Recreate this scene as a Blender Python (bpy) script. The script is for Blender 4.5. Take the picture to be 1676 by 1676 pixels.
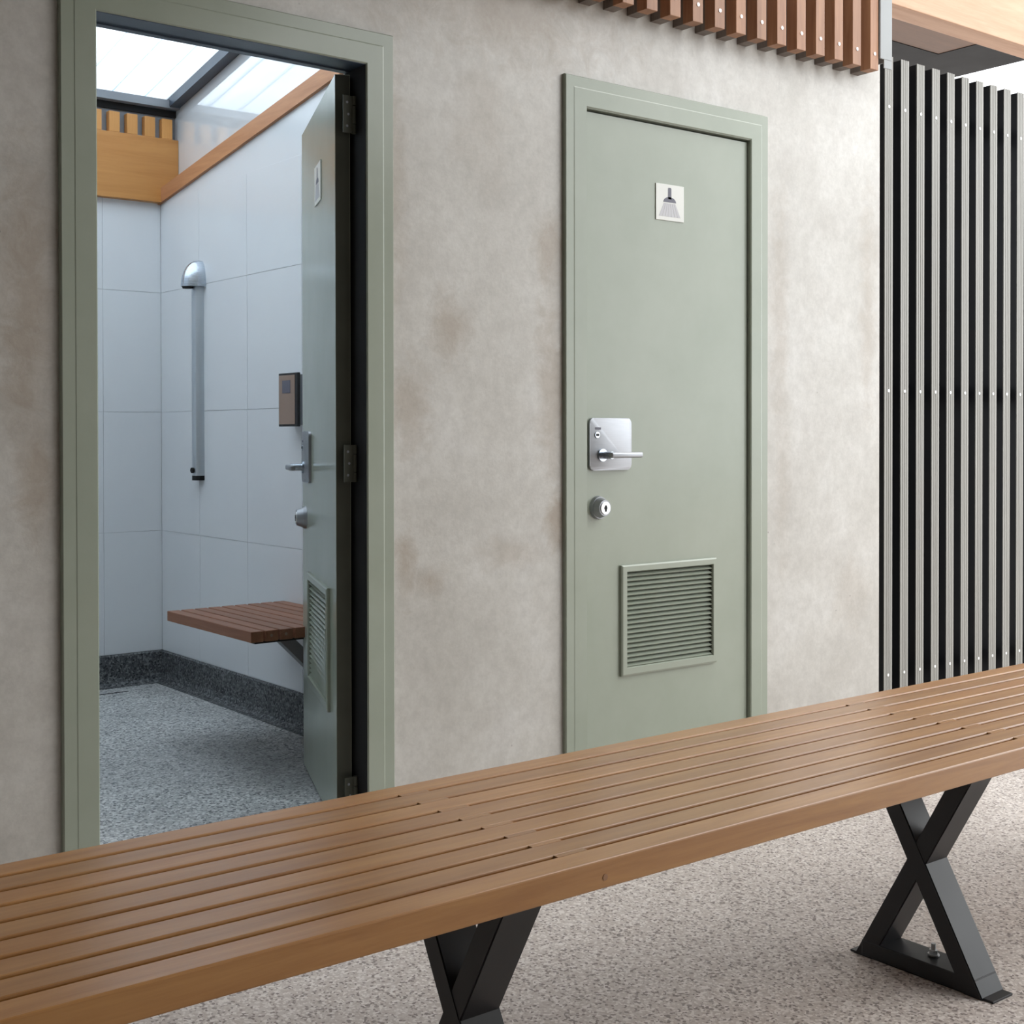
import bpy, bmesh, math, random
from mathutils import Vector, Matrix
random.seed(7)
S = bpy.context.scene
for o in list(bpy.data.objects): bpy.data.objects.remove(o)
COL = S.collection

# ------------------------------------------------------------------ camera
cam_d = bpy.data.cameras.new('camera'); cam = bpy.data.objects.new('camera', cam_d); COL.objects.link(cam)
cam_d.sensor_width = 36.0; cam_d.sensor_fit = 'HORIZONTAL'
cam_d.lens = 2110.05 / 1676 * 36
cam_d.shift_x = (838 - 626.83) / 1676
cam_d.shift_y = (731.62 - 838) / 1676
cam_d.clip_start = 0.02; cam_d.clip_end = 300
_f = Vector((0.57540767, 0.81779676, -0.01069964)); _r = _f.cross(Vector((0, 0, 1))).normalized(); _u = _r.cross(_f)
_a = -0.00234
_r2 = _r * math.cos(_a) + _u * math.sin(_a); _u2 = -_r * math.sin(_a) + _u * math.cos(_a)
M = Matrix((_r2, _u2, -_f)).transposed().to_4x4(); M.translation = Vector((-1.166, -2.80276, 1.06363))
cam.matrix_world = M
S.camera = cam

# ------------------------------------------------------------------ world, sun, exposure
W = bpy.data.worlds.new('overcast_sky'); S.world = W; W.use_nodes = True
wn = W.node_tree.nodes; wn.clear()
wo = wn.new('ShaderNodeOutputWorld'); bg = wn.new('ShaderNodeBackground')
bg.inputs['Color'].default_value = (0.93, 0.97, 1.0, 1); bg.inputs['Strength'].default_value = 2.3
W.node_tree.links.new(bg.outputs[0], wo.inputs[0])
sun_d = bpy.data.lights.new('sun', 'SUN'); sun = bpy.data.objects.new('sun', sun_d); COL.objects.link(sun)
sun_d.energy = 0.5; sun_d.angle = math.radians(40); sun_d.color = (1.0, 0.95, 0.88)
sun.rotation_euler = Vector((-0.80, 0.40, -0.60)).to_track_quat('-Z', 'Y').to_euler()
vs = S.view_settings
vs.view_transform = 'Standard'; vs.look = 'None'; vs.gamma = 1.0; vs.exposure = 0.56
vs.use_curve_mapping = False

# ------------------------------------------------------------------ helpers
def srgb(r, g, b):
    f = lambda c: (c / 255 / 12.92) if c / 255 <= 0.04045 else ((c / 255 + 0.055) / 1.055) ** 2.4
    return (f(r), f(g), f(b), 1)

class N:
    """small node builder around one Principled material"""
    def __init__(s, name, rough=.5, metal=0.0, spec=.5, color=None):
        s.m = bpy.data.materials.new(name); s.m.use_nodes = True; s.t = s.m.node_tree; s.n = s.t.nodes
        s.b = s.n['Principled BSDF']; s.out = s.n['Material Output']
        s.b.inputs['Roughness'].default_value = rough; s.b.inputs['Metallic'].default_value = metal
        s.b.inputs['Specular IOR Level'].default_value = spec
        if color: s.b.inputs['Base Color'].default_value = color
        s._co = None
    def link(s, a, b): s.t.links.new(a, b)
    def coord(s, scale=(1, 1, 1), rand=0.0):
        tc = s.n.new('ShaderNodeTexCoord'); mp = s.n.new('ShaderNodeMapping'); mp.inputs['Scale'].default_value = scale
        s.link(tc.outputs['Object'], mp.inputs['Vector'])
        if rand:
            oi = s.n.new('ShaderNodeObjectInfo'); vm = s.n.new('ShaderNodeVectorMath'); vm.operation = 'SCALE'
            cv = s.n.new('ShaderNodeCombineXYZ')
            for k in range(3): s.link(oi.outputs['Random'], cv.inputs[k])
            s.link(cv.outputs[0], vm.inputs[0]); vm.inputs['Scale'].default_value = rand
            s.link(vm.outputs[0], mp.inputs['Location'])
        return mp.outputs[0]
    def noise(s, co, scale, detail=4, rough=.55, dist=0):
        t = s.n.new('ShaderNodeTexNoise'); t.inputs['Scale'].default_value = scale; t.inputs['Detail'].default_value = detail
        t.inputs['Roughness'].default_value = rough; t.inputs['Distortion'].default_value = dist
        s.link(co, t.inputs['Vector']); return t.outputs['Fac']
    def voro(s, co, scale, out='Distance', feat='F1'):
        t = s.n.new('ShaderNodeTexVoronoi'); t.feature = feat; t.inputs['Scale'].default_value = scale
        s.link(co, t.inputs['Vector']); return t.outputs[out]
    def ramp(s, fac, stops, interp='LINEAR'):
        r = s.n.new('ShaderNodeValToRGB'); e = r.color_ramp.elements; r.color_ramp.interpolation = interp
        while len(e) < len(stops): e.new(.5)
        for el, (p, c) in zip(e, stops):
            el.position = p; el.color = c if len(c) == 4 else (*c, 1)
        s.link(fac, r.inputs['Fac']); return r.outputs['Color']
    def mix(s, fac, a, b, mode='MIX'):
        m = s.n.new('ShaderNodeMix'); m.data_type = 'RGBA'; m.blend_type = mode
        for sock, v in ((m.inputs['Factor'], fac), (m.inputs[6], a), (m.inputs[7], b)):
            if hasattr(v, 'is_linked'): s.link(v, sock)
            else: sock.default_value = v
        return m.outputs[2]
    def math(s, op, a, b=None, clamp=False):
        m = s.n.new('ShaderNodeMath'); m.operation = op; m.use_clamp = clamp
        for i, v in enumerate((a, b)):
            if v is None: continue
            if hasattr(v, 'is_linked'): s.link(v, m.inputs[i])
            else: m.inputs[i].default_value = v
        return m.outputs[0]
    def base(s, c): s.link(c, s.b.inputs['Base Color']); return s
    def roughness(s, c): s.link(c, s.b.inputs['Roughness']); return s
    def bump(s, h, strength=.2, dist=.002):
        b = s.n.new('ShaderNodeBump'); b.inputs['Strength'].default_value = strength; b.inputs['Distance'].default_value = dist
        s.link(h, b.inputs['Height']); s.link(b.outputs[0], s.b.inputs['Normal']); return s

def g(v): return (v, v, v, 1)

def wood(name, c1, c2, axis='x', rough=.35, grain=1.0, coat=0.0):
    n = N(name, rough)
    k = {'x': (1.2, 16, 16), 'y': (16, 1.2, 16), 'z': (16, 16, 1.2)}[axis]
    co = n.coord(k, rand=37.0)
    f = n.noise(co, 2.2 * grain, 6, .6, .6)
    fine = n.noise(co, 14 * grain, 3, .6)
    c = n.ramp(f, [(.3, c1), (.7, c2)])
    c = n.mix(n.math('MULTIPLY', fine, .25), c, c1, 'MULTIPLY')
    oi = n.n.new('ShaderNodeObjectInfo')
    hv = n.n.new('ShaderNodeHueSaturation')
    n.link(n.math('ADD', n.math('MULTIPLY', oi.outputs['Random'], .22), .89), hv.inputs['Value'])
    n.link(c, hv.inputs['Color'])
    n.base(hv.outputs[0])
    n.bump(fine, .12, .001)
    if coat: n.b.inputs['Coat Weight'].default_value = coat; n.b.inputs['Coat Roughness'].default_value = .25
    return n.m

# ---- materials
# concrete wall with its own stains: (x, z, radius x, radius z, strength)
STAINS = [(-.16, 1.35, .07, .34, .8), (-.14, .98, .05, .16, .8), (1.03, 1.36, .075, .10, .75), (.90, 1.14, .07, .12, .65), (1.40, 1.60, .06, .11, .8),
          (1.41, 1.2, .06, .28, .7), (1.43, .80, .045, .10, 1.0), (.88, .72, .035, .10, .8), (.96, .66, .05, .04, .7), (1.25, .72, .14, .05, .45),
          (.84, 1.75, .05, .30, .6), (1.20, 2.28, .5, .16, .8), (2.45, 1.45, .05, .45, .5), (2.95, 1.55, .05, .4, .55), (2.47, .9, .04, .3, .35), (2.85, .5, .12, .12, .3),
          (.5, 2.3, .8, .12, .6), (1.15, 1.95, .12, .2, .35)]
n = N('sealed_concrete', .34)
co = n.coord()
big = n.noise(co, 2.6, 7, .66, .2)
mid = n.noise(co, 7.0, 6, .65, .3)
fin = n.noise(co, 90, 3, .6)
mott = n.noise(co, 26, 6, .7, .15)
c = n.ramp(big, [(.30, srgb(182, 177, 169)), (.52, srgb(198, 194, 187)), (.72, srgb(210, 207, 202))])
c = n.mix(n.ramp(mid, [(.45, g(0)), (.70, g(.30))]), c, srgb(176, 170, 163))
c = n.mix(n.ramp(mott, [(.38, g(.26)), (.56, g(0))]), c, srgb(160, 155, 149))
c = n.mix(n.ramp(mott, [(.56, g(0)), (.76, g(.2))]), c, srgb(222, 220, 216))
sx = n.n.new('ShaderNodeSeparateXYZ'); n.link(co, sx.inputs[0])
edge = n.noise(co, 11, 5, .7, .8)
tot = None
for (x, z, rx, rz, st) in STAINS:
    dx = n.math('MULTIPLY', n.math('SUBTRACT', sx.outputs[0], x), 1 / rx)
    dz = n.math('MULTIPLY', n.math('SUBTRACT', sx.outputs[2], z), 1 / rz)
    d = n.math('SQRT', n.math('ADD', n.math('MULTIPLY', dx, dx), n.math('MULTIPLY', dz, dz)))
    d = n.math('ADD', d, n.math('MULTIPLY', n.math('SUBTRACT', edge, .5), 2.6))
    v = n.math('MULTIPLY', n.math('SUBTRACT', 1.25, d, clamp=True), st * .95, clamp=True)
    tot = v if tot is None else n.math('MAXIMUM', tot, v)
c = n.mix(n.math('MULTIPLY', tot, .66), c, srgb(152, 133, 112))
vo = n.voro(co, 16, 'Distance')
pores = n.ramp(vo, [(.035, g(1)), (.06, g(0))])
pm = n.ramp(n.noise(co, 5, 2), [(.56, g(0)), (.62, g(1))])
c = n.mix(n.math('MULTIPLY', n.math('MULTIPLY', pores, pm), .5), c, srgb(96, 86, 80))
c = n.mix(n.math('MULTIPLY', fin, .22), c, g(.35), 'MULTIPLY')
n.base(c); n.roughness(n.ramp(mid, [(.3, g(.28)), (.7, g(.44))]))
n.bump(n.math('ADD', n.math('MULTIPLY', fin, .4), mid), .22, .003)
CONC = n.m

def terrazzo(name, base, light, dark, warm, scale=165, rough=.6, stain_shade=0.0):
    n = N(name, rough); co = n.coord()
    cell = n.voro(co, scale, 'Color'); cs = n.n.new('ShaderNodeSeparateColor'); n.link(cell, cs.inputs[0])
    r = cs.outputs[0]
    c = n.ramp(r, [(0, dark), (.10, dark), (.13, base), (.52, base), (.55, warm), (.74, warm), (.78, light), (1, light)], 'CONSTANT')
    cell2 = n.voro(co, scale * .42, 'Color'); cs2 = n.n.new('ShaderNodeSeparateColor'); n.link(cell2, cs2.inputs[0])
    dd = n.voro(co, scale * .42, 'Distance')
    chip = n.math('MULTIPLY', n.math('GREATER_THAN', cs2.outputs[1], .82), n.math('LESS_THAN', dd, .42))
    c = n.mix(n.math('MULTIPLY', chip, .8), c, n.mix(n.math('GREATER_THAN', cs2.outputs[2], .45), dark, light))
    bigf = n.noise(co, 1.6, 5, .6)
    c = n.mix(n.ramp(bigf, [(.35, g(.22)), (.65, g(0))]), c, dark, 'MIX') if not stain_shade else n.mix(n.ramp(bigf, [(.40, g(stain_shade)), (.62, g(0))]), c, dark)
    if stain_shade:
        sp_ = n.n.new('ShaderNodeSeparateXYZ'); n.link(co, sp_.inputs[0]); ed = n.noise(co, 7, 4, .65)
        for (x, y, rx, ry) in ((.90, .95, .16, .30), (.86, .62, .16, .2)):  # dark patches below the seat: its shadow and wet painted in
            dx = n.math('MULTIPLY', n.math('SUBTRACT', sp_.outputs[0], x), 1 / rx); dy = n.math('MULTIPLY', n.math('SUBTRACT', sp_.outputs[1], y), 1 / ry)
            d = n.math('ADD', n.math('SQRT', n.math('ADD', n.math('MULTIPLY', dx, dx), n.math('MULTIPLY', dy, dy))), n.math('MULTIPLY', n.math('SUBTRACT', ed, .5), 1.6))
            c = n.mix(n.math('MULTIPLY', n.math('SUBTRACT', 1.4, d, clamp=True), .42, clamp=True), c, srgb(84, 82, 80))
    n.base(c); n.bump(n.math('MULTIPLY', r, 1.0), .25, .0015)
    return n.m
FLOOR = terrazzo('exposed_aggregate', srgb(202, 191, 183), srgb(226, 217, 210), srgb(134, 122, 116), srgb(190, 177, 168), 200)
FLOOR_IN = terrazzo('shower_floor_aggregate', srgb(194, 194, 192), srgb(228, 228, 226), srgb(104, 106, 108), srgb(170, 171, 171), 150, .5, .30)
SKIRT = terrazzo('dark_cove_aggregate', srgb(92, 94, 96), srgb(128, 130, 132), srgb(36, 38, 42), srgb(70, 72, 75), 150, .5)

n = N('sage_green_paint', .20); co = n.coord()
f = n.noise(co, 3.0, 5, .6); n.base(n.ramp(f, [(.35, srgb(146, 153, 138)), (.65, srgb(153, 159, 145))]))
n.bump(n.noise(co, 140, 2), .05, .001); GREEN = n.m
n = N('olive_door_edge_paint', .6); co = n.coord()
n.base(n.ramp(n.noise(co, 8, 3), [(.3, srgb(62, 64, 54)), (.7, srgb(72, 74, 63))])); OLIVE = n.m  # olive darkened for the shade on the door edge

def panelmat(name, a, b, rough):
    n = N(name, rough); co = n.coord()
    n.base(n.ramp(n.noise(co, 2.0, 3), [(.3, a), (.7, b)])); n.roughness(n.ramp(n.noise(co, 6, 3), [(.3, g(rough)), (.7, g(rough + .06))]))
    return n.m
TILE = panelmat('white_gloss_tile', srgb(226, 228, 231), srgb(230, 232, 234), .12)
GROUT = panelmat('pale_grout', srgb(204, 206, 208), srgb(208, 210, 212), .7)
GLOSSW = panelmat('white_acrylic_panel', srgb(218, 221, 224), srgb(224, 226, 228), .03)
GLOSSW.node_tree.nodes['Principled BSDF'].inputs['Coat Weight'].default_value = 1.0
GLOSSW.node_tree.nodes['Principled BSDF'].inputs['Coat IOR'].default_value = 2.2
GLOSSW.node_tree.nodes['Principled BSDF'].inputs['Coat Roughness'].default_value = .02
PLAST = panelmat('pale_render', srgb(205, 207, 210), srgb(212, 214, 216), .5)
PAINTG = panelmat('mid_grey_paint', srgb(136, 136, 132), srgb(144, 144, 140), .6)
GREYM = panelmat('grey_sheet_metal', srgb(128, 132, 138), srgb(140, 143, 148), .45)
DARK = panelmat('black_soffit_board', srgb(7, 7, 10), srgb(11, 11, 14), .6)
DARK.node_tree.nodes['Principled BSDF'].inputs['Specular IOR Level'].default_value = .2
STEELBLUE = panelmat('dark_blue_steel', srgb(58, 70, 84), srgb(66, 78, 92), .35)
BLACK = panelmat('black_powder_coat', srgb(20, 20, 23), srgb(27, 27, 30), .38)
SLATK = panelmat('black_slat', srgb(15, 16, 20), srgb(22, 23, 27), .5)
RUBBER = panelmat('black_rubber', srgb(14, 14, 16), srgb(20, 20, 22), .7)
BAL = panelmat('white_sign_plate', srgb(214, 214, 208), srgb(220, 220, 214), .35)
PICT = panelmat('grey_pictogram', srgb(92, 92, 104), srgb(98, 98, 110), .5)
SPRAY = panelmat('pale_grey_spray', srgb(184, 183, 186), srgb(190, 189, 192), .5)
BRONZE = panelmat('bronze_fascia', srgb(146, 122, 108), srgb(156, 131, 116), .35)
SCREEN = panelmat('grey_display', srgb(92, 90, 104), srgb(100, 98, 112), .2)
def metal(name, col, rough, axis=(1, 1, 60)):
    n = N(name, rough, 1.0, color=col); co = n.coord(axis)
    n.roughness(n.ramp(n.noise(co, 14, 3), [(.3, g(rough)), (.7, g(rough + .15))])); return n.m
STEEL = metal('brushed_stainless', srgb(158, 160, 164), .38)
CHROME = metal('satin_chrome', srgb(190, 198, 208), .16)
ALU = metal('satin_aluminium', srgb(206, 212, 218), .42)
GALV = metal('galvanised_steel', srgb(196, 198, 200), .5)
POSTM = panelmat('pale_zinc_paint', srgb(146, 148, 148), srgb(156, 158, 158), .55)
SCREW = metal('bright_screw', srgb(235, 235, 235), .3)
n = N('grey_ribbed_face', .5); co = n.coord((1, 1, 1)); co2 = n.coord((60, 60, 1.5), rand=11)
n.base(n.ramp(n.noise(co2, 1.2, 4), [(.3, srgb(138, 136, 130)), (.7, srgb(152, 150, 144))])); RIBF = n.m
# translucent roofing
n = N('opal_polycarbonate', .25, color=srgb(236, 243, 250)); tr = n.n.new('ShaderNodeBsdfTranslucent'); tr.inputs[0].default_value = (.90, .95, 1.0, 1)
tp = n.n.new('ShaderNodeBsdfTransparent'); tp.inputs[0].default_value = (.9, .95, 1, 1)
m1 = n.n.new('ShaderNodeMixShader'); m1.inputs[0].default_value = .80; n.link(n.b.outputs[0], m1.inputs[1]); n.link(tr.outputs[0], m1.inputs[2])
m2 = n.n.new('ShaderNodeMixShader'); m2.inputs[0].default_value = .30; n.link(m1.outputs[0], m2.inputs[1]); n.link(tp.outputs[0], m2.inputs[2])
co = n.coord((30, .6, .6)); tr_c = n.ramp(n.noise(co, 1.0, 2), [(.35, (.84, .90, .95, 1)), (.65, (.95, .99, 1, 1))]); n.link(tr_c, tr.inputs[0])
n.link(m2.outputs[0], n.out.inputs[0]); POLY = n.m

BENCHW = wood('bench_timber', srgb(160, 108, 56), srgb(186, 136, 78), 'x', .34, 1.0, .4)
SEATW = wood('shower_seat_timber', srgb(136, 90, 66), srgb(160, 112, 86), 'y', .45)
BATW = wood('batten_timber', srgb(140, 96, 66), srgb(172, 126, 92), 'z', .5)
REARW = wood('weathered_rear_batten', srgb(104, 94, 86), srgb(126, 116, 108), 'z', .7)
BEAMX = wood('beam_timber', srgb(184, 142, 110), srgb(202, 164, 134), 'x', .55, .7)
BEAMY = wood('rafter_timber', srgb(176, 122, 84), srgb(200, 146, 104), 'y', .5, .7)
BOARDX = wood('board_timber', srgb(196, 136, 72), srgb(214, 156, 90), 'x', .45, .6)
DENTZ = wood('dentil_timber', srgb(206, 146, 78), srgb(220, 162, 94), 'z', .5)
SOFD = wood('dark_soffit_timber', srgb(118, 82, 54), srgb(138, 98, 66), 'x', .55, .6)
SOFT = wood('soffit_timber', srgb(150, 108, 76), srgb(172, 128, 94), 'x', .55, .6)

# ---- mesh helpers
def bm_box(bm, x0, x1, y0, y1, z0, z1, bev=0.0, seg=2):
    r = bmesh.ops.create_cube(bm, size=1.0)
    vs_ = r['verts']
    bmesh.ops.scale(bm, vec=(x1 - x0, y1 - y0, z1 - z0), verts=vs_)
    bmesh.ops.translate(bm, vec=((x0 + x1) / 2, (y0 + y1) / 2, (z0 + z1) / 2), verts=vs_)
    if bev:
        es = list({e for v in vs_ for e in v.link_edges})
        bmesh.ops.bevel(bm, geom=es, offset=bev, segments=seg, profile=.5, affect='EDGES')
def bm_poly(bm, pts, ext):
    """polygon (list of 3-D points) extruded by vector ext"""
    a = [bm.verts.new(p) for p in pts]; e = Vector(ext); b = [bm.verts.new(Vector(p) + e) for p in pts]
    bm.faces.new(a); bm.faces.new(b[::-1]); k = len(pts)
    for i in range(k): bm.faces.new((a[i], b[i], b[(i + 1) % k], a[(i + 1) % k]))
def bm_loft(bm, A, B):
    a = [bm.verts.new(p) for p in A]; b = [bm.verts.new(p) for p in B]; k = len(A)
    bm.faces.new(a); bm.faces.new(b[::-1])
    for i in range(k): bm.faces.new((a[i], b[i], b[(i + 1) % k], a[(i + 1) % k]))
def bm_cyl(bm, p, axis, r, l, seg=20, r2=None):
    q = Vector((0, 0, 1)).rotation_difference(Vector(axis)).to_matrix().to_4x4()
    Mx = Matrix.Translation(Vector(p) + Vector(axis).normalized() * l / 2) @ q
    bmesh.ops.create_cone(bm, cap_ends=True, segments=seg, radius1=r, radius2=r if r2 is None else r2, depth=l, matrix=Mx)
def obj(name, bm, mat, parent=None, local=False, smooth=False, kind=None, mesh=None):
    if mesh is None:
        bmesh.ops.recalc_face_normals(bm, faces=bm.faces[:])
        mesh = bpy.data.meshes.new(name); bm.to_mesh(mesh); bm.free(); mesh.materials.append(mat)
        if smooth:
            for p in mesh.polygons: p.use_smooth = True
            try: mesh.set_sharp_from_angle(angle=math.radians(35))
            except Exception: pass
    o = bpy.data.objects.new(name, mesh); COL.objects.link(o)
    if parent:
        o.parent = parent
        if not local: o.matrix_parent_inverse = Matrix.Translation(-root_loc(parent))
    if kind: o['kind'] = kind
    return o
def root_loc(p):
    return Vector(p.location) if p.type == 'EMPTY' else Vector((0, 0, 0))
def tag(o, label, cat=None, group=None, kind=None):
    o['label'] = label
    if cat: o['category'] = cat
    if group: o['group'] = group
    if kind: o['kind'] = kind
    return o
def empty(name, loc, label, cat, kind=None):
    e = bpy.data.objects.new(name, None); COL.objects.link(e); e.location = loc; e.empty_display_size = .1
    return tag(e, label, cat, None, kind)
def box(name, d, mat, parent=None, bev=0.0, **k):
    bm = bmesh.new(); bm_box(bm, *d, bev=bev); return obj(name, bm, mat, parent, **k)
def sub(name, src, parent, dx=0, dy=0, dz=0):
    c = src.copy(); COL.objects.link(c); c.parent = parent; c.matrix_parent_inverse = src.matrix_parent_inverse.copy(); c.location = Vector(src.location) + Vector((dx, dy, dz)); return c

# ------------------------------------------------------------------ setting
XR, YB = 1.251, 2.291           # cubicle side wall, back wall
XL = -.55
D1 = (0.0, .746); D2 = (1.541, 2.285); ZI = 2.03
WE = 3.018; TOPW = 3.02; WT = .092
def slab(name, boxes, mat, label, cat):
    bm = bmesh.new()
    for b in boxes: bm_box(bm, *b)
    return tag(obj(name, bm, mat), label, cat, kind='structure')
q = .015
slab('wall_front', [(-6, D1[0] - q, 0, WT, 0, TOPW), (D1[1] + q, D2[0] - q, 0, WT, 0, TOPW), (D2[1] + q, WE, 0, WT, 0, TOPW),
                    (D1[0] - q, D1[1] + q, 0, WT, ZI + q, TOPW), (D2[0] - q, D2[1] + q, 0, WT, ZI + q, TOPW)], CONC,
     'stained sealed concrete wall holding the two green doors', 'wall')
slab('floor', [(-14, 24, -16, 0.0, -.1, 0), (-14, 24, 3.2, 12, -.1, 0), (3.1, 24, 0, 3.2, -.1, 0), (-14, XL - .1, 0, 3.2, -.1, 0)], FLOOR,
     'speckled beige exposed aggregate floor under the long bench', 'floor')
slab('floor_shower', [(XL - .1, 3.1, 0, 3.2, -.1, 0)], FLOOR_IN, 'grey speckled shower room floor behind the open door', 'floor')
# cubicle shell
wb = slab('wall_back', [(XL, XR + .2, YB + .0018, YB + .12, 0, 2.60)], GROUT, 'white tiled back wall of the shower room', 'wall')
wr = slab('wall_right', [(XR + .0018, XR + .10, WT, YB + .0018, 0, 2.06)], GROUT, 'white tiled side wall carrying the shower column and folding seat', 'wall')
slab('wall_left', [(XL - .08, XL, WT, YB + .1, 0, 2.9)], PLAST, 'pale side wall of the shower room hidden left of the doorway', 'wall')
TH = .51; rows = [(.132, .647), (.647, 1.156), (1.156, 1.669), (1.669, 2.12)]
gap = .0009
cols_b = [XR, .985, .605, .225, -.155, XL]
for a, b in zip(cols_b[1:], cols_b[:-1]):
    for z0, z1 in rows:
        box('tile', (a + gap, b - gap, YB, YB + .0017, z0 + gap, min(z1, 2.06) - gap), TILE, wb, bev=.0005)
cols_r = [YB, 1.935, 1.535, 1.135, .735, .335, WT + .002]
for a, b in zip(cols_r[1:], cols_r[:-1]):
    for z0, z1 in rows:
        box('tile', (XR, XR + .0017, a + gap, b - gap, z0 + gap, min(z1, 2.06) - gap), TILE, wr, bev=.0005)
# skirting with coved foot
def skirt(name, A, B, inward, label):
    A, B, i = Vector(A), Vector(B), Vector(inward)
    prof = [(0, 0), (0, .132), (.006, .132), (.010, .126), (.010, .035), (.016, .016), (.032, .004), (.05, 0)]
    bm = bmesh.new(); bm_loft(bm, [A + i * u + Vector((0, 0, z)) for u, z in prof], [B + i * u + Vector((0, 0, z)) for u, z in prof])
    return tag(obj(name, bm, SKIRT), label, 'baseboard', kind='structure')
skirt('baseboard_back', (XL, YB, 0), (XR, YB, 0), (0, -1, 0), 'dark speckled coved skirting along the white back wall')
skirt('baseboard_right', (XR, WT, 0), (XR, YB, 0), (-1, 0, 0), 'dark speckled coved skirting below the folding shower seat')
# floor drain channel line at the back
box('drain_slot', (.1, 1.03, YB - .145, YB - .137, -.01, .0012), RUBBER, bpy.data.objects['floor_shower'])
# side beam, pitched up towards the front
sl = .165
zb = lambda y: 2.047 + sl * (YB - y)
bm = bmesh.new(); y0, y1 = WT, YB
bm_loft(bm, [(XR - .014, y1, zb(y1)), (XR + .07, y1, zb(y1)), (XR + .07, y1, zb(y1) + .062), (XR - .014, y1, zb(y1) + .062)],
        [(XR - .014, y0, zb(y0)), (XR + .07, y0, zb(y0)), (XR + .07, y0, zb(y0) + .062), (XR - .014, y0, zb(y0) + .062)])
t1 = tag(obj('trim_1', bm, BEAMY), 'sloping timber rail along the top of the tiled side wall', 'trim', kind='structure')
bm = bmesh.new()
bm_loft(bm, [(XR + .045, y1, zb(y1) + .062), (XR + .07, y1, zb(y1) + .062), (XR + .07, y1, zb(y1) + .07), (XR + .045, y1, zb(y1) + .07)],
        [(XR + .045, y0, zb(y0) + .062), (XR + .07, y0, zb(y0) + .062), (XR + .07, y0, zb(y0) + .07), (XR + .045, y0, zb(y0) + .07)])
obj('seal_strip', bm, RUBBER, t1)
# tile infill wedge above the level courses, below the sloping rail
bm = bmesh.new(); bm_poly(bm, [(XR + .001, y1, 2.045), (XR + .001, y0, 2.045), (XR + .001, y0, zb(y0) + .01), (XR + .001, y1, zb(y1) + .01)], (.02, 0, 0))
obj('tile', bm, TILE, wr)
# glossy upper panel
rs = .20
zr = lambda y: 2.492 + rs * (YB - y)
bm = bmesh.new(); bm_poly(bm, [(XR + .07, y1 + .1, 2.0), (XR + .07, y0, 2.0), (XR + .07, y0, zr(y0)), (XR + .07, y1 + .1, zr(y1 + .1))], (.03, 0, 0))
wru = tag(obj('wall_right_upper', bm, GLOSSW), 'mirror-glossy white panel above the sloping timber rail', 'wall', kind='structure')
# rafter
bm = bmesh.new(); h = .05
bm_loft(bm, [(XR + .02, y1 + .05, zr(y1) - h), (XR + .068, y1 + .05, zr(y1) - h), (XR + .068, y1 + .05, zr(y1)), (XR + .02, y1 + .05, zr(y1))],
        [(XR + .02, y0, zr(y0) - h), (XR + .068, y0, zr(y0) - h), (XR + .068, y0, zr(y0)), (XR + .02, y0, zr(y0))])
tag(obj('trim_2', bm, STEELBLUE), 'dark blue steel rafter under the translucent roof edge', 'rafter', kind='structure')
# back board with dentils and gutter strips
t3 = box('trim_3', (XL, XR + .069, YB - .035, YB + .01, 2.052, 2.326), BOARDX, bev=.002)
tag(t3, 'wide honey timber board above the white back wall', 'board', kind='structure')
box('backing_sheet', (XL, XR + .069, YB, YB + .011, 2.326, 2.44), GREYM, t3)
d0 = None
for k in range(22):
    xx = 1.2685 - k * .0805
    if xx < XL + .03: break
    if d0 is None: d0 = box('dentil', (-.024, .024, YB - .034, YB - .002, 2.326, 2.412), DENTZ, t3, bev=.002); d0.location.x = xx
    else: sub('dentil', d0, t3, xx - 1.2685)
box('shadow_gap', (XL, XR + .069, YB - .012, YB + .01, 2.428, 2.456), RUBBER, t3)
box('gutter_strip', (XL, XR + .069, YB - .05, YB - .008, 2.456, 2.490), GREYM, t3)
# translucent roof
bm = bmesh.new()
roof = empty('ceiling', (0, 0, 2.5), 'translucent white ribbed roof sheets over the shower room', 'roof', 'structure')
def rsheet(x0, x1, t=.012, zo=0.0):
    bm = bmesh.new(); ya, yb_ = YB + .06, WT - .02
    bm_loft(bm, [(x0, ya, zr(ya) + zo), (x1, ya, zr(ya) + zo), (x1, ya, zr(ya) + t + zo), (x0, ya, zr(ya) + t + zo)],
            [(x0, yb_, zr(yb_) + zo), (x1, yb_, zr(yb_) + zo), (x1, yb_, zr(yb_) + t + zo), (x0, yb_, zr(yb_) + t + zo)])
    return bm
xx = XR + .066; wds = .148; k = 0
while xx > XL:
    x0 = max(xx - wds, XL)
    obj('roof_sheet', rsheet(x0 + .0008, xx - .0008), POLY, roof)
    obj('joint_rib', rsheet(x0 - .002, x0 + .002, .004, -.004), POLY, roof) if x0 > XL else None
    xx = x0
for yy in (1.75, 1.15, .55):
    z = zr(yy); box('purlin', (XL, XR + .066, yy - .004, yy + .004, z - .002, z + .001), GREYM, roof)

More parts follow.
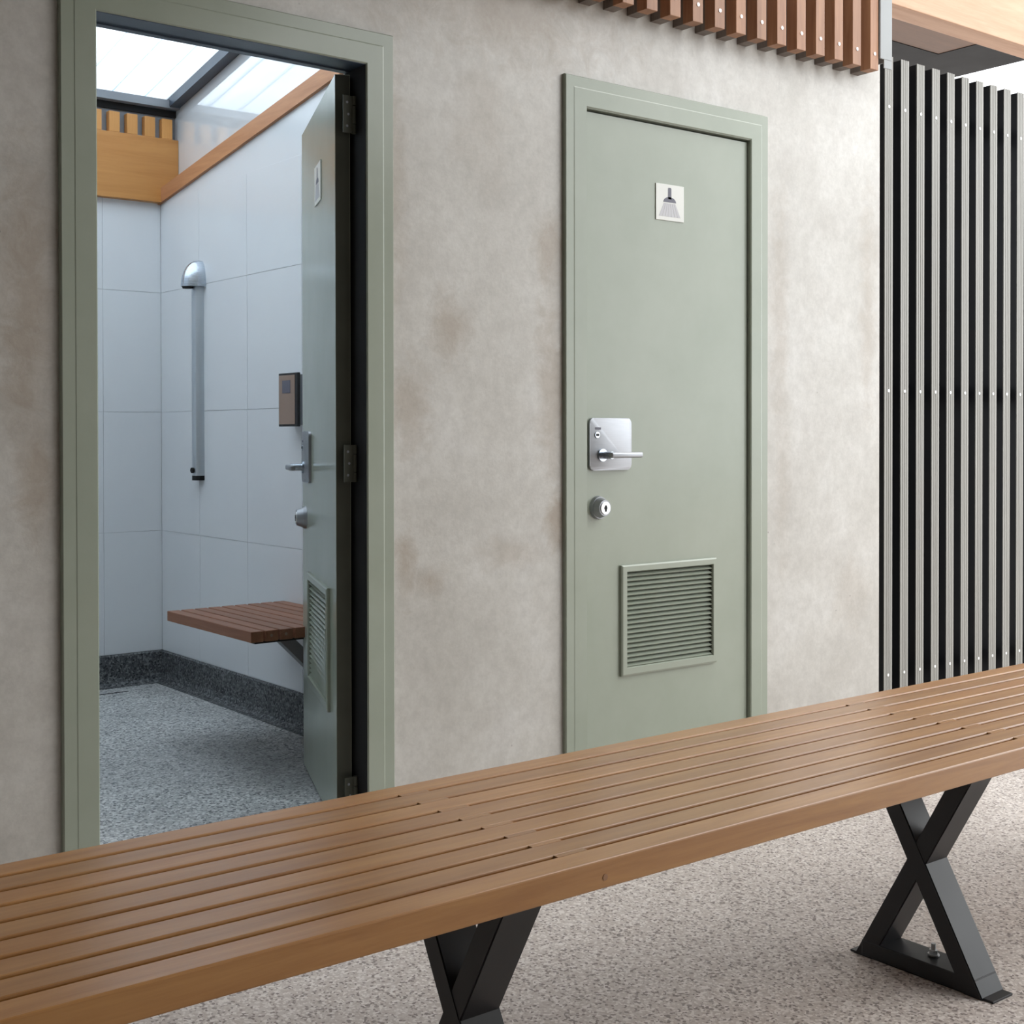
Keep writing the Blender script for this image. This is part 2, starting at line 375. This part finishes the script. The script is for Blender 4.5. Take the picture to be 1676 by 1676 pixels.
# ------------------------------------------------------------------ doors
def frame(d, parent, dark_strips):
    w = .088
    prof = [(0, WT - .005), (0, -.012), (.003, -.015), (w - .036, -.015), (w - .033, -.0141), (w - .003, -.0141), (w, -.011), (w, .0005), (.014, .0005), (.014, WT - .005)]
    L, R = d
    bm = bmesh.new(); bm_loft(bm, [(L - u, y, 0) for u, y in prof], [(L - u, y, ZI + u) for u, y in prof]); obj('frame_jamb', bm, GREEN, parent)
    bm = bmesh.new(); bm_loft(bm, [(R + u, y, 0) for u, y in prof], [(R + u, y, ZI + u) for u, y in prof]); obj('frame_jamb', bm, GREEN, parent)
    bm = bmesh.new(); bm_loft(bm, [(L - u, y, ZI + u) for u, y in prof], [(R + u, y, ZI + u) for u, y in prof]); obj('frame_head', bm, GREEN, parent)
    if dark_strips:
        bm = bmesh.new(); bm_box(bm, R - .0015, R + .001, -.0105, WT - .006, .002, ZI - .001); obj('rebate_seal', bm, RUBBER, parent)  # black strip in place of the shadow gap beside the leaf
    bm = bmesh.new(); bm_box(bm, L, R, -.0105, WT - .006, ZI - .0015, ZI + .001); obj('head_seal', bm, STEELBLUE if dark_strips else GREEN, parent)  # head underside, dark blue on the open door, green on the other
    # rubber-edged stop round the rebate
    bm = bmesh.new(); bm_box(bm, L, R, WT - .03, WT - .008, ZI - .005, ZI); bm_box(bm, L, L + .012, WT - .03, WT - .008, 0, ZI - .005)
    o = obj('door_stop', bm, STEELBLUE, parent)

def leaf(parent, w, loc, rz, top, ox=0.0, oz=0.0):
    """leaf in its own axes: hinge corner at x = 0, latch at x = -w, outer face y = 0 facing -y"""
    t = .040
    vx0, vx1, vz0, vz1 = -w + .165 + ox, -w + .598 + ox, .318 + oz * .5, .658 + oz * .5     # vent cut-out
    ix0, ix1, iz0, iz1 = vx0 + .024, vx1 - .018, vz0 + .026, vz1 - .022
    bm = bmesh.new()
    bm_box(bm, -w, ix0, 0, t, .008, top); bm_box(bm, ix1, 0, 0, t, .008, top)
    bm_box(bm, ix0, ix1, 0, t, .008, iz0); bm_box(bm, ix0, ix1, 0, t, iz1, top)
    bmesh.ops.remove_doubles(bm, verts=bm.verts, dist=1e-5)
    lf = obj('leaf', bm, GREEN, parent, local=True)
    lf.location = loc; lf.rotation_euler = (0, 0, rz)
    P = lambda name, bm, mat, **k: obj(name, bm, mat, lf, local=True, **k)
    # edge strip on the hinge side, its shade darkened into the olive
    bm = bmesh.new(); bm_box(bm, -.0005, .0008, .001, t - .001, .01, top - .002); P('leaf_edge', bm, OLIVE)
    # vent: surround frame of four mitred bars, slats, insect backing
    for nm, A in (('top', 0), ('bot', 1), ('l', 2), ('r', 3)):
        bm = bmesh.new(); f_ = -.011; o_ = [(vx0, vz0), (vx1, vz0), (vx1, vz1), (vx0, vz1)]; i_ = [(ix0, iz0), (ix1, iz0), (ix1, iz1), (ix0, iz1)]
        a, b = {0: (3, 2), 1: (0, 1), 2: (0, 3), 3: (1, 2)}[A]
        pr = lambda q: [(o_[q][0], 0, o_[q][1]), (o_[q][0], f_ + .003, o_[q][1]), (o_[q][0] * .8 + i_[q][0] * .2, f_, o_[q][1] * .8 + i_[q][1] * .2), (i_[q][0] * .9 + o_[q][0] * .1, f_, i_[q][1] * .9 + o_[q][1] * .1), (i_[q][0], f_ + .004, i_[q][1]), (i_[q][0], .02, i_[q][1])]
        bm_loft(bm, pr(a), pr(b)); P('vent_frame', bm, GREEN)
    ns = 20; pitch = (iz1 - iz0) / ns; s0 = None
    for k in range(ns):
        if s0 is None:
            bm = bmesh.new(); bm_poly(bm, [(ix0 + .001, -.004, 0), (ix0 + .001, -.0062, .0028), (ix0 + .001, .0115, pitch * .92), (ix0 + .001, .0130, pitch * .80)], (ix1 - ix0 - .002, 0, 0))
            s0 = P('vent_slat', bm, GREEN); s0.location.z = iz0 + .0005
        else: sub('vent_slat', s0, lf, 0, 0, k * pitch)
    bm = bmesh.new(); bm_box(bm, ix0, ix1, t - .006, t - .004, iz0, iz1); P('vent_backing', bm, RUBBER)
    # lock plate
    px0, px1, pz0, pz1 = -w + .032 + ox, -w + .209 + ox, .950 + oz, 1.108 + oz
    bm = bmesh.new(); r = .016
    def rr(x0, x1, z0, z1, r, y):
        out = []
        for cx, cz, a0 in ((x1 - r, z1 - r, 0), (x0 + r, z1 - r, 90), (x0 + r, z0 + r, 180), (x1 - r, z0 + r, 270)):
            for k in range(6):
                a = math.radians(a0 + k * 18); out.append((cx + r * math.cos(a), y, cz + r * math.sin(a)))
        return out
    bm_loft(bm, rr(px0, px1, pz0, pz1, r, 0), rr(px0, px1, pz0, pz1, r, -.008))
    es = [e for e in bm.edges if all(abs(v.co.y + .008) < 1e-6 for v in e.verts)]
    bmesh.ops.bevel(bm, geom=es, offset=.003, segments=2, profile=.6, affect='EDGES')
    tag(P('lock_plate', bm, STEEL, smooth=True), 'brushed steel lock plate')
    bm = bmesh.new(); bm_box(bm, px0 + .022, px0 + .046, -.0088, -.0078, pz1 - .035, pz1 - .028, bev=.0003); P('status_window', bm, PICT)
    bm = bmesh.new(); bm_cyl(bm, (px0 + .030, -.0078, pz1 - .051), (0, -1, 0), .0095, .003, 20); P('thumb_slot', bm, CHROME, smooth=True)
    bm = bmesh.new(); bm_box(bm, px0 + .024, px0 + .036, -.0115, -.0105, pz1 - .0545, pz1 - .0475); P('key_slot', bm, RUBBER)
    # lever
    hz = pz0 + .046; hx = px0 + .050
    bm = bmesh.new(); bm_cyl(bm, (hx, -.006, hz), (0, -1, 0), .011, .046, 20); bm_cyl(bm, (hx, -.006, hz), (0, -1, 0), .019, .008, 24)
    P('lever_spindle', bm, CHROME, smooth=True)
    bm = bmesh.new(); bm_box(bm, hx - .012, hx + .120, -.064, -.046, hz - .008, hz + .009, bev=.005, seg=3); P('lever', bm, STEEL, smooth=True)
    # deadbolt cylinder
    cx, cz = -w + .074 + ox, .838 + oz
    bm = bmesh.new(); bm_cyl(bm, (cx, 0, cz), (0, -1, 0), .036, .010, 32, .033); bm_cyl(bm, (cx, -.010, cz), (0, -1, 0), .031, .020, 32, .024); P('deadbolt_body', bm, STEEL, smooth=True)
    bm = bmesh.new(); bm_cyl(bm, (cx, -.030, cz), (0, -1, 0), .019, .003, 24); P('deadbolt_face', bm, SCREW, smooth=True)
    bm = bmesh.new(); bm_box(bm, cx - .003, cx + .003, -.0342, -.0325, cz - .011, cz + .008); bm_cyl(bm, (cx, -.0325, cz), (0, -1, 0), .006, .0015, 14); P('keyhole', bm, RUBBER)
    # pictogram sign
    sx0, sx1, sz0, sz1 = -w + .322 + ox, -w + .449 + ox, 1.729, 1.842
    bm = bmesh.new(); bm_box(bm, sx0, sx1, -.003, 0, sz0, sz1, bev=.0006); P('sign_plate', bm, BAL)
    mx = (sx0 + sx1) / 2 - .002; y = -.0034
    bm = bmesh.new()
    bm_poly(bm, [(mx - .0075, y, 1.796), (mx + .0075, y, 1.796), (mx + .0075, y, 1.829), (mx + .005, y, 1.832), (mx - .005, y, 1.832), (mx - .0075, y, 1.829)], (0, .0006, 0))
    hd = [(mx + .029 * math.cos(math.radians(a)), y, 1.786 + .017 * math.sin(math.radians(a))) for a in range(0, 181, 15)]
    bm_poly(bm, hd, (0, .0006, 0)); P('shower_head_pictogram', bm, PICT)
    for k in range(7):
        bm = bmesh.new(); u0 = mx + (k - 3) * .0075; u1 = mx + (k - 3) * .0142
        bm_poly(bm, [(u0 - .0034, y, 1.783), (u0 + .0034, y, 1.783), (u1 + .0064, y, 1.741), (u1 - .0064, y, 1.741)], (0, .0004, 0)); P('spray_line', bm, SPRAY)
    return lf

def hinge(parent, x, y, z):
    bm = bmesh.new(); hgt = .10
    for a, b in ((0, .024), (.026, .072), (.074, .098)): bm_cyl(bm, (x, y, z + a), (0, 0, 1), .0065, b - a, 14)
    hg = obj('hinge', bm, OLIVE, parent, smooth=True)
    bm = bmesh.new(); bm_box(bm, x - .034, x - .004, y - .002, y + .001, z + .0, z + .098); obj('hinge_plate', bm, OLIVE, parent)
    for k in (.018, .049, .080):
        bm = bmesh.new(); bm_cyl(bm, (x - .022 + (.004 if k == .049 else 0), y - .0015, z + k), (0, -1, 0), .0035, .0012, 10); obj('hinge_screw', bm, GREYM, parent)

d1 = empty('door_1', ((D1[0] + D1[1]) / 2, .05, 0), 'green framed shower door standing open into the white tiled room', 'door', 'structure')
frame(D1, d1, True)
A1 = math.radians(24.5)
L1 = leaf(d1, .712, Vector((.697, .062, 0)) - Vector(d1.location), -(math.pi / 2 + A1), 2.012, 0.0, -.038)
for z in (1.855, .935, .055): hinge(d1, .7375, .034, z)
d2 = empty('door_2', ((D2[0] + D2[1]) / 2, .05, 0), 'closed sage green door with shower sign, steel lock and louvred vent', 'door', 'structure')
frame(D2, d2, False)
leaf(d2, D2[1] - D2[0] - .008, Vector((D2[1] - .005, .000, 0)) - Vector(d2.location), 0.0, 2.022, -.020, 0.0)
# dark room behind the closed door
slab('wall_partition', [(XR + .105, 3.0, .6, .66, 0, 2.9), (XR + .13, XR + .16, WT, .6, 0, 2.9)], PLAST, 'plain partition hidden behind the closed green door', 'wall')

# ------------------------------------------------------------------ long bench
BF, BB, BT, TK = -1.572, -1.1207, .495, .039
X0, X1 = -1.22, 2.42
bench = empty('bench', (.6, (BF + BB) / 2, 0), 'long slatted timber bench on black crossed steel legs', 'bench')
NS = 9; SL = .0074; pw = (BB - BF + SL) / NS; sw = pw - SL
s0 = None
for k in range(NS):
    yc = BF + sw / 2 + k * pw
    if s0 is None:
        bm = bmesh.new(); bm_box(bm, X0, X1, -sw / 2, sw / 2, BT - TK, BT, bev=.0024, seg=2)
        s0 = obj('slat', bm, BENCHW, bench); s0.location.y = yc
    else: sub('slat', s0, bench, dy=yc - (BF + sw / 2))
RAILS = [-1.14, .0154, 1.168, 2.32]
sp = None
for rx in RAILS:
    for k in range(NS - 1):
        yc = BF + sw + SL / 2 + k * pw
        if sp is None:
            bm = bmesh.new(); w_ = .054; hh = SL / 2 + .0012
            # rounded-nose filler piece between neighbouring slats
            pts = [(-.004 * 0, -hh), (w_, -hh), (w_, hh), (0, hh)]
            bm_poly(bm, [(a, b, BT - TK + .004) for a, b in pts], (0, 0, TK - .0042))
            sp = obj('spacer', bm, BENCHW, bench); sp.location = (rx, yc, 0); base_sp = Vector(sp.location)
        else: sub('spacer', sp, bench, rx - base_sp.x, yc - base_sp.y)
    box('cross_rail', (rx - .004, rx + .058, BF + .03, BB - .03, BT - TK - .006, BT - TK + .002), BLACK, bench)
    # plugged screw in the front edge
    bm = bmesh.new(); bm_cyl(bm, (rx - .015 + .06, BF + .0005, BT - .024), (0, -1, 0), .0045, .0012, 14); pl = obj('screw_plug', bm, SOFT, bench, smooth=True)
LEGD = -.042; LT = .036; LX = .076
def leg(x0):
    ym = (BF + BB) / 2 - .003; zt = BT - TK - .006; a = .117
    phi = math.atan2(2 * a, zt); hw = LT / 2 / math.cos(phi)
    def bar(s):
        return [(x0, ym - s * a - hw, .0), (x0, ym - s * a + hw, .0), (x0, ym + s * a + hw, zt), (x0, ym + s * a - hw, zt)]
    bm = bmesh.new(); bm_poly(bm, bar(1), (LX, 0, 0)); bmesh.ops.recalc_face_normals(bm, faces=bm.faces[:])
    bmesh.ops.bevel(bm, geom=bm.edges[:], offset=.002, segments=2, affect='EDGES'); lg = obj('leg', bm, BLACK, bench)
    bm = bmesh.new(); bm_poly(bm, [(p[0] + .0012, p[1], p[2]) for p in bar(-1)], (LX - .0024, 0, 0)); bmesh.ops.recalc_face_normals(bm, faces=bm.faces[:])
    bmesh.ops.bevel(bm, geom=bm.edges[:], offset=.002, segments=2, affect='EDGES'); obj('leg', bm, BLACK, bench)
    fb = box('foot_bar', (x0 + .0006, x0 + LX - .0006, ym - a - hw * .2, ym + a + hw * .2, .0025, .034), BLACK, bench, bev=.002)
    box('foot_plate', (x0 + .004, x0 + LX - .004, ym - a - hw - .018, ym + a + hw + .012, .0, .0045), BLACK, bench, bev=.001)
    bm = bmesh.new(); bm_cyl(bm, (x0 + LX * .55, ym - .012, .036), (0, 0, 1), .011, .003, 20); bm_cyl(bm, (x0 + LX * .55, ym - .012, .039), (0, 0, 1), .0085, .008, 6); bm_cyl(bm, (x0 + LX * .55, ym - .012, .047), (0, 0, 1), .0045, .012, 12)
    obj('anchor_bolt', bm, GALV, fb, smooth=True)
    box('head_plate', (x0, x0 + LX, ym - a - hw, ym + a + hw, zt - .005, zt + .001), BLACK, bench, bev=.001)
for rx in RAILS: leg(rx + LEGD)

# ------------------------------------------------------------------ shower fittings
sc = empty('shower_column', (XR, 1.917, .87), 'slim chrome shower column with domed head on the tiled side wall', 'shower')
bm = bmesh.new(); yc = 1.917
pts = [(XR, yc - .026), (XR - .020, yc - .026), (XR - .034, yc - .017), (XR - .038, yc), (XR - .034, yc + .017), (XR - .020, yc + .026), (XR, yc + .026)]
bm_poly(bm, [(a, b, .893) for a, b in pts], (0, 0, .80)); obj('column', bm, ALU, sc, smooth=True)
bm = bmesh.new(); bm_poly(bm, [(XR + (a - XR) * 1.02, yc + (b - yc) * 1.02, .874) for a, b in pts], (0, 0, .019)); obj('end_cap', bm, RUBBER, sc)
bm = bmesh.new(); bm_cyl(bm, (XR - .036, yc, .915), (-1, 0, 0), .011, .010, 18); obj('push_button', bm, RUBBER, sc, smooth=True)
bm = bmesh.new(); nu, nv = 20, 12; vg = []
for i in range(nv + 1):
    ph = math.pi / 2 * i / nv
    vg.append([bm.verts.new((XR - .088 * math.cos(ph) ** .8 * math.sin(th), yc - .046 * math.cos(ph) ** .8 * math.cos(th), 1.658 + .108 * math.sin(ph) - .014 * math.sin(th) * 0))
               for th in [math.pi * j / nu for j in range(nu + 1)]])
for i in range(nv):
    for j in range(nu):
        try: bm.faces.new((vg[i][j], vg[i][j + 1], vg[i + 1][j + 1], vg[i + 1][j]))
        except ValueError: pass
bm.faces.new(vg[0])
bmesh.ops.remove_doubles(bm, verts=bm.verts, dist=1e-5)
dm = obj('dome_head', bm, CHROME, sc, smooth=True)
bm = bmesh.new(); bm_cyl(bm, (XR - .060, yc, 1.6585), (0, 0, -1), .024, .008, 20, .020); obj('spray_nozzle', bm, RUBBER, dm, smooth=True)

cb = empty('control_box', (XR, 1.1, 1.09), 'small wall box with bronze face and grey display beside the open door', 'control panel')
cx0 = XR - .062
box('housing', (cx0 + .008, XR, 1.070, 1.190, 1.094, 1.272), GREYM, cb, bev=.003)
fr = box('fascia', (cx0, cx0 + .012, 1.0636, 1.194, 1.088, 1.278), BLACK, cb, bev=.002)
box('face_panel', (cx0 - .0015, cx0 + .002, 1.081, 1.190, 1.096, 1.270), BRONZE, cb, bev=.001)
box('display', (cx0 - .0025, cx0, 1.110, 1.165, 1.206, 1.252), SCREEN, cb)

st = empty('shower_seat', (XR, .96, .20), 'slatted brown timber shower seat cantilevered from the tiled wall', 'seat')
sy0, sy1, sx0 = .671, 1.26, .78; nsl = 9; gp = .008; wd = (XR - .004 - sx0 + gp) / nsl; s1 = None
for k in range(nsl):
    if s1 is None:
        bm = bmesh.new(); bm_box(bm, sx0, sx0 + wd - gp, sy0, sy1, .418, .452, bev=.002); s1 = obj('seat_slat', bm, SEATW, st)
    else: sub('seat_slat', s1, st, k * wd)
for yy in (.70, 1.21): box('bearer', (sx0 + .03, XR, yy, yy + .035, .408, .419), BLACK, st, bev=.001)
yy = .93
bm = bmesh.new(); bm_poly(bm, [(.99, yy, .409), (1.05, yy, .409), (XR, yy, .225), (XR, yy, .165)], (0, .035, 0)); obj('brace', bm, POSTM, st)
box('wall_bracket', (XR - .006, XR, yy - .002, yy + .037, .14, .409), GALV, st)
for k in (1, 2, 4, 6):
    bm = bmesh.new(); bm_cyl(bm, (sx0 + .02 + k * wd, sy0 + .001, .436), (0, -1, 0), .005, .0016, 10); obj('end_screw', bm, BRONZE, st)

# ------------------------------------------------------------------ hanging timber batten screen at the wall top
scr = empty('timber_batten_screen', (1.0, -.04, 2.337), 'row of vertical brown timber battens hung along the top of the concrete wall', 'batten screen')
PB = .1017; xb0 = 2.127; ks = range(-31, 8); bt0 = None; ZB = 2.337; ZTp = 3.02
for k in ks:
    x = xb0 + k * PB
    if bt0 is None:
        bm = bmesh.new(); bm_box(bm, 0, .047, -.083, -.042, ZB, ZTp, bev=.0015); bt0 = obj('batten', bm, BATW, scr); bt0.location.x = x; xr0 = x
        bm = bmesh.new(); bm_box(bm, .001, .046, -.042, -.0008, ZB, ZTp); rb0 = obj('rear_batten', bm, REARW, scr); rb0.location.x = x
        bm = bmesh.new(); bm_cyl(bm, (.024, -.083, ZB + .055), (0, -1, 0), .0058, .0018, 12); sw0 = obj('batten_screw', bm, SCREW, scr, smooth=True); sw0.location.x = x
    else:
        sub('b', bt0, scr, x - xr0); sub('b', rb0, scr, x - xr0); sub('b', sw0, scr, x - xr0)
ep = empty('end_post', (2.92, -.07, 2.37), 'pale galvanised post closing the right end of the timber battens', 'post')
box('post_flange', (2.889, 2.957, -.0895, -.0835, 2.380, 3.02), POSTM, ep, bev=.001)
box('post_web', (2.951, 2.957, -.0835, -.002, 2.380, 3.02), POSTM, ep)
box('post_tongue', (2.912, 2.957, -.0885, -.0845, 2.350, 2.384), POSTM, ep)

# ------------------------------------------------------------------ black slat screen to the right of the wall
fe = empty('slat_fence', (3.8, .02, 0), 'tall screen of black slats with ribbed grey faces beside the concrete wall', 'fence')
FP = .1005; f0 = None; ZF = 2.44
for k in range(26):
    x = 3.050 + k * FP
    if f0 is None:
        bm = bmesh.new(); bm_box(bm, 0, .050, .003, .048, .05, ZF - .003); f0 = obj('slat', bm, SLATK, fe); f0.location.x = x
        bm = bmesh.new()
        pts = [(0.0005, .003), (0.0005, 0), (.011, 0), (.0125, .0016), (.014, .0016), (.0155, 0), (.0225, 0), (.024, .0016), (.026, .0016), (.0275, 0), (.0345, 0), (.036, .0016), (.0375, .0016), (.039, 0), (.0495, 0), (.0495, .003)]
        bm_poly(bm, [(a, b, .05) for a, b in pts], (0, 0, ZF - .05)); f1 = obj('slat_face', bm, RIBF, fe); f1.location.x = x
        bm = bmesh.new(); bm_cyl(bm, (.025, .0005, 0), (0, -1, 0), .0055, .0018, 10)
        f2 = obj('slat_screw', bm, SCREW, fe, smooth=True); f2.location = (x, 0, 2.255)
        for z in (1.215, .17): sub('b', f2, fe, 0, 0, z - 2.255)
    else:
        for s_ in (f0, f1): sub('b', s_, fe, k * FP)
        for z in (2.255, 1.215, .17): sub('b', f2, fe, k * FP, 0, z - 2.255)
for z in (.14, 1.185, 2.225): box('rail', (3.03, 5.7, .048, .085, z, z + .06), BLACK, fe)
for x in (3.06, 4.4, 5.64): box('post', (x, x + .05, .085, .135, 0, 2.30), BLACK, fe)

# ------------------------------------------------------------------ roof edge over the fence
box_ = tag(box('trim_4', (2.958, 7.5, -.083, .014, 2.588, 2.95), BEAMX, bev=.003), 'large pale timber beam over the black slat screen', 'beam', kind='structure')
tag(box('trim_5', (2.90, 3.690, .014, .185, 2.594, 2.66), SOFD, bev=.002), 'brown timber soffit panel behind the large beam', 'soffit', kind='structure')
slab('ceiling_soffit', [(3.690, 4.06, .014, 1.0, 2.592, 2.66), (2.80, 3.690, .185, 1.0, 2.592, 2.66)], DARK, 'black soffit above the slat screen', 'soffit')
slab('wall_behind_screen', [(3.0, 3.06, .14, 1.2, 0, 2.59)], DARK, 'black return wall hidden behind the slat screen', 'wall')

# ------------------------------------------------------------------ canopy and walls out of frame, added to shade the left side
slab('ceiling_canopy', [(-7, 1.9, -5.0, -.10, 3.05, 3.15)], PAINTG, 'grey painted canopy roof over the walkway', 'canopy')
slab('wall_opposite', [(-7, 5.5, -5.12, -5.0, 0, 3.15), (-7.12, -7, -5.12, 0, 0, 3.15)], PAINTG, 'grey painted wall across the walkway, facing the green doors', 'wall')

# plain names for copies
for o in COL.objects:
    if o.parent:
        b = o.data.name.split('.')[0] if o.data else o.name
        if not o.name.startswith(b): o.name = b
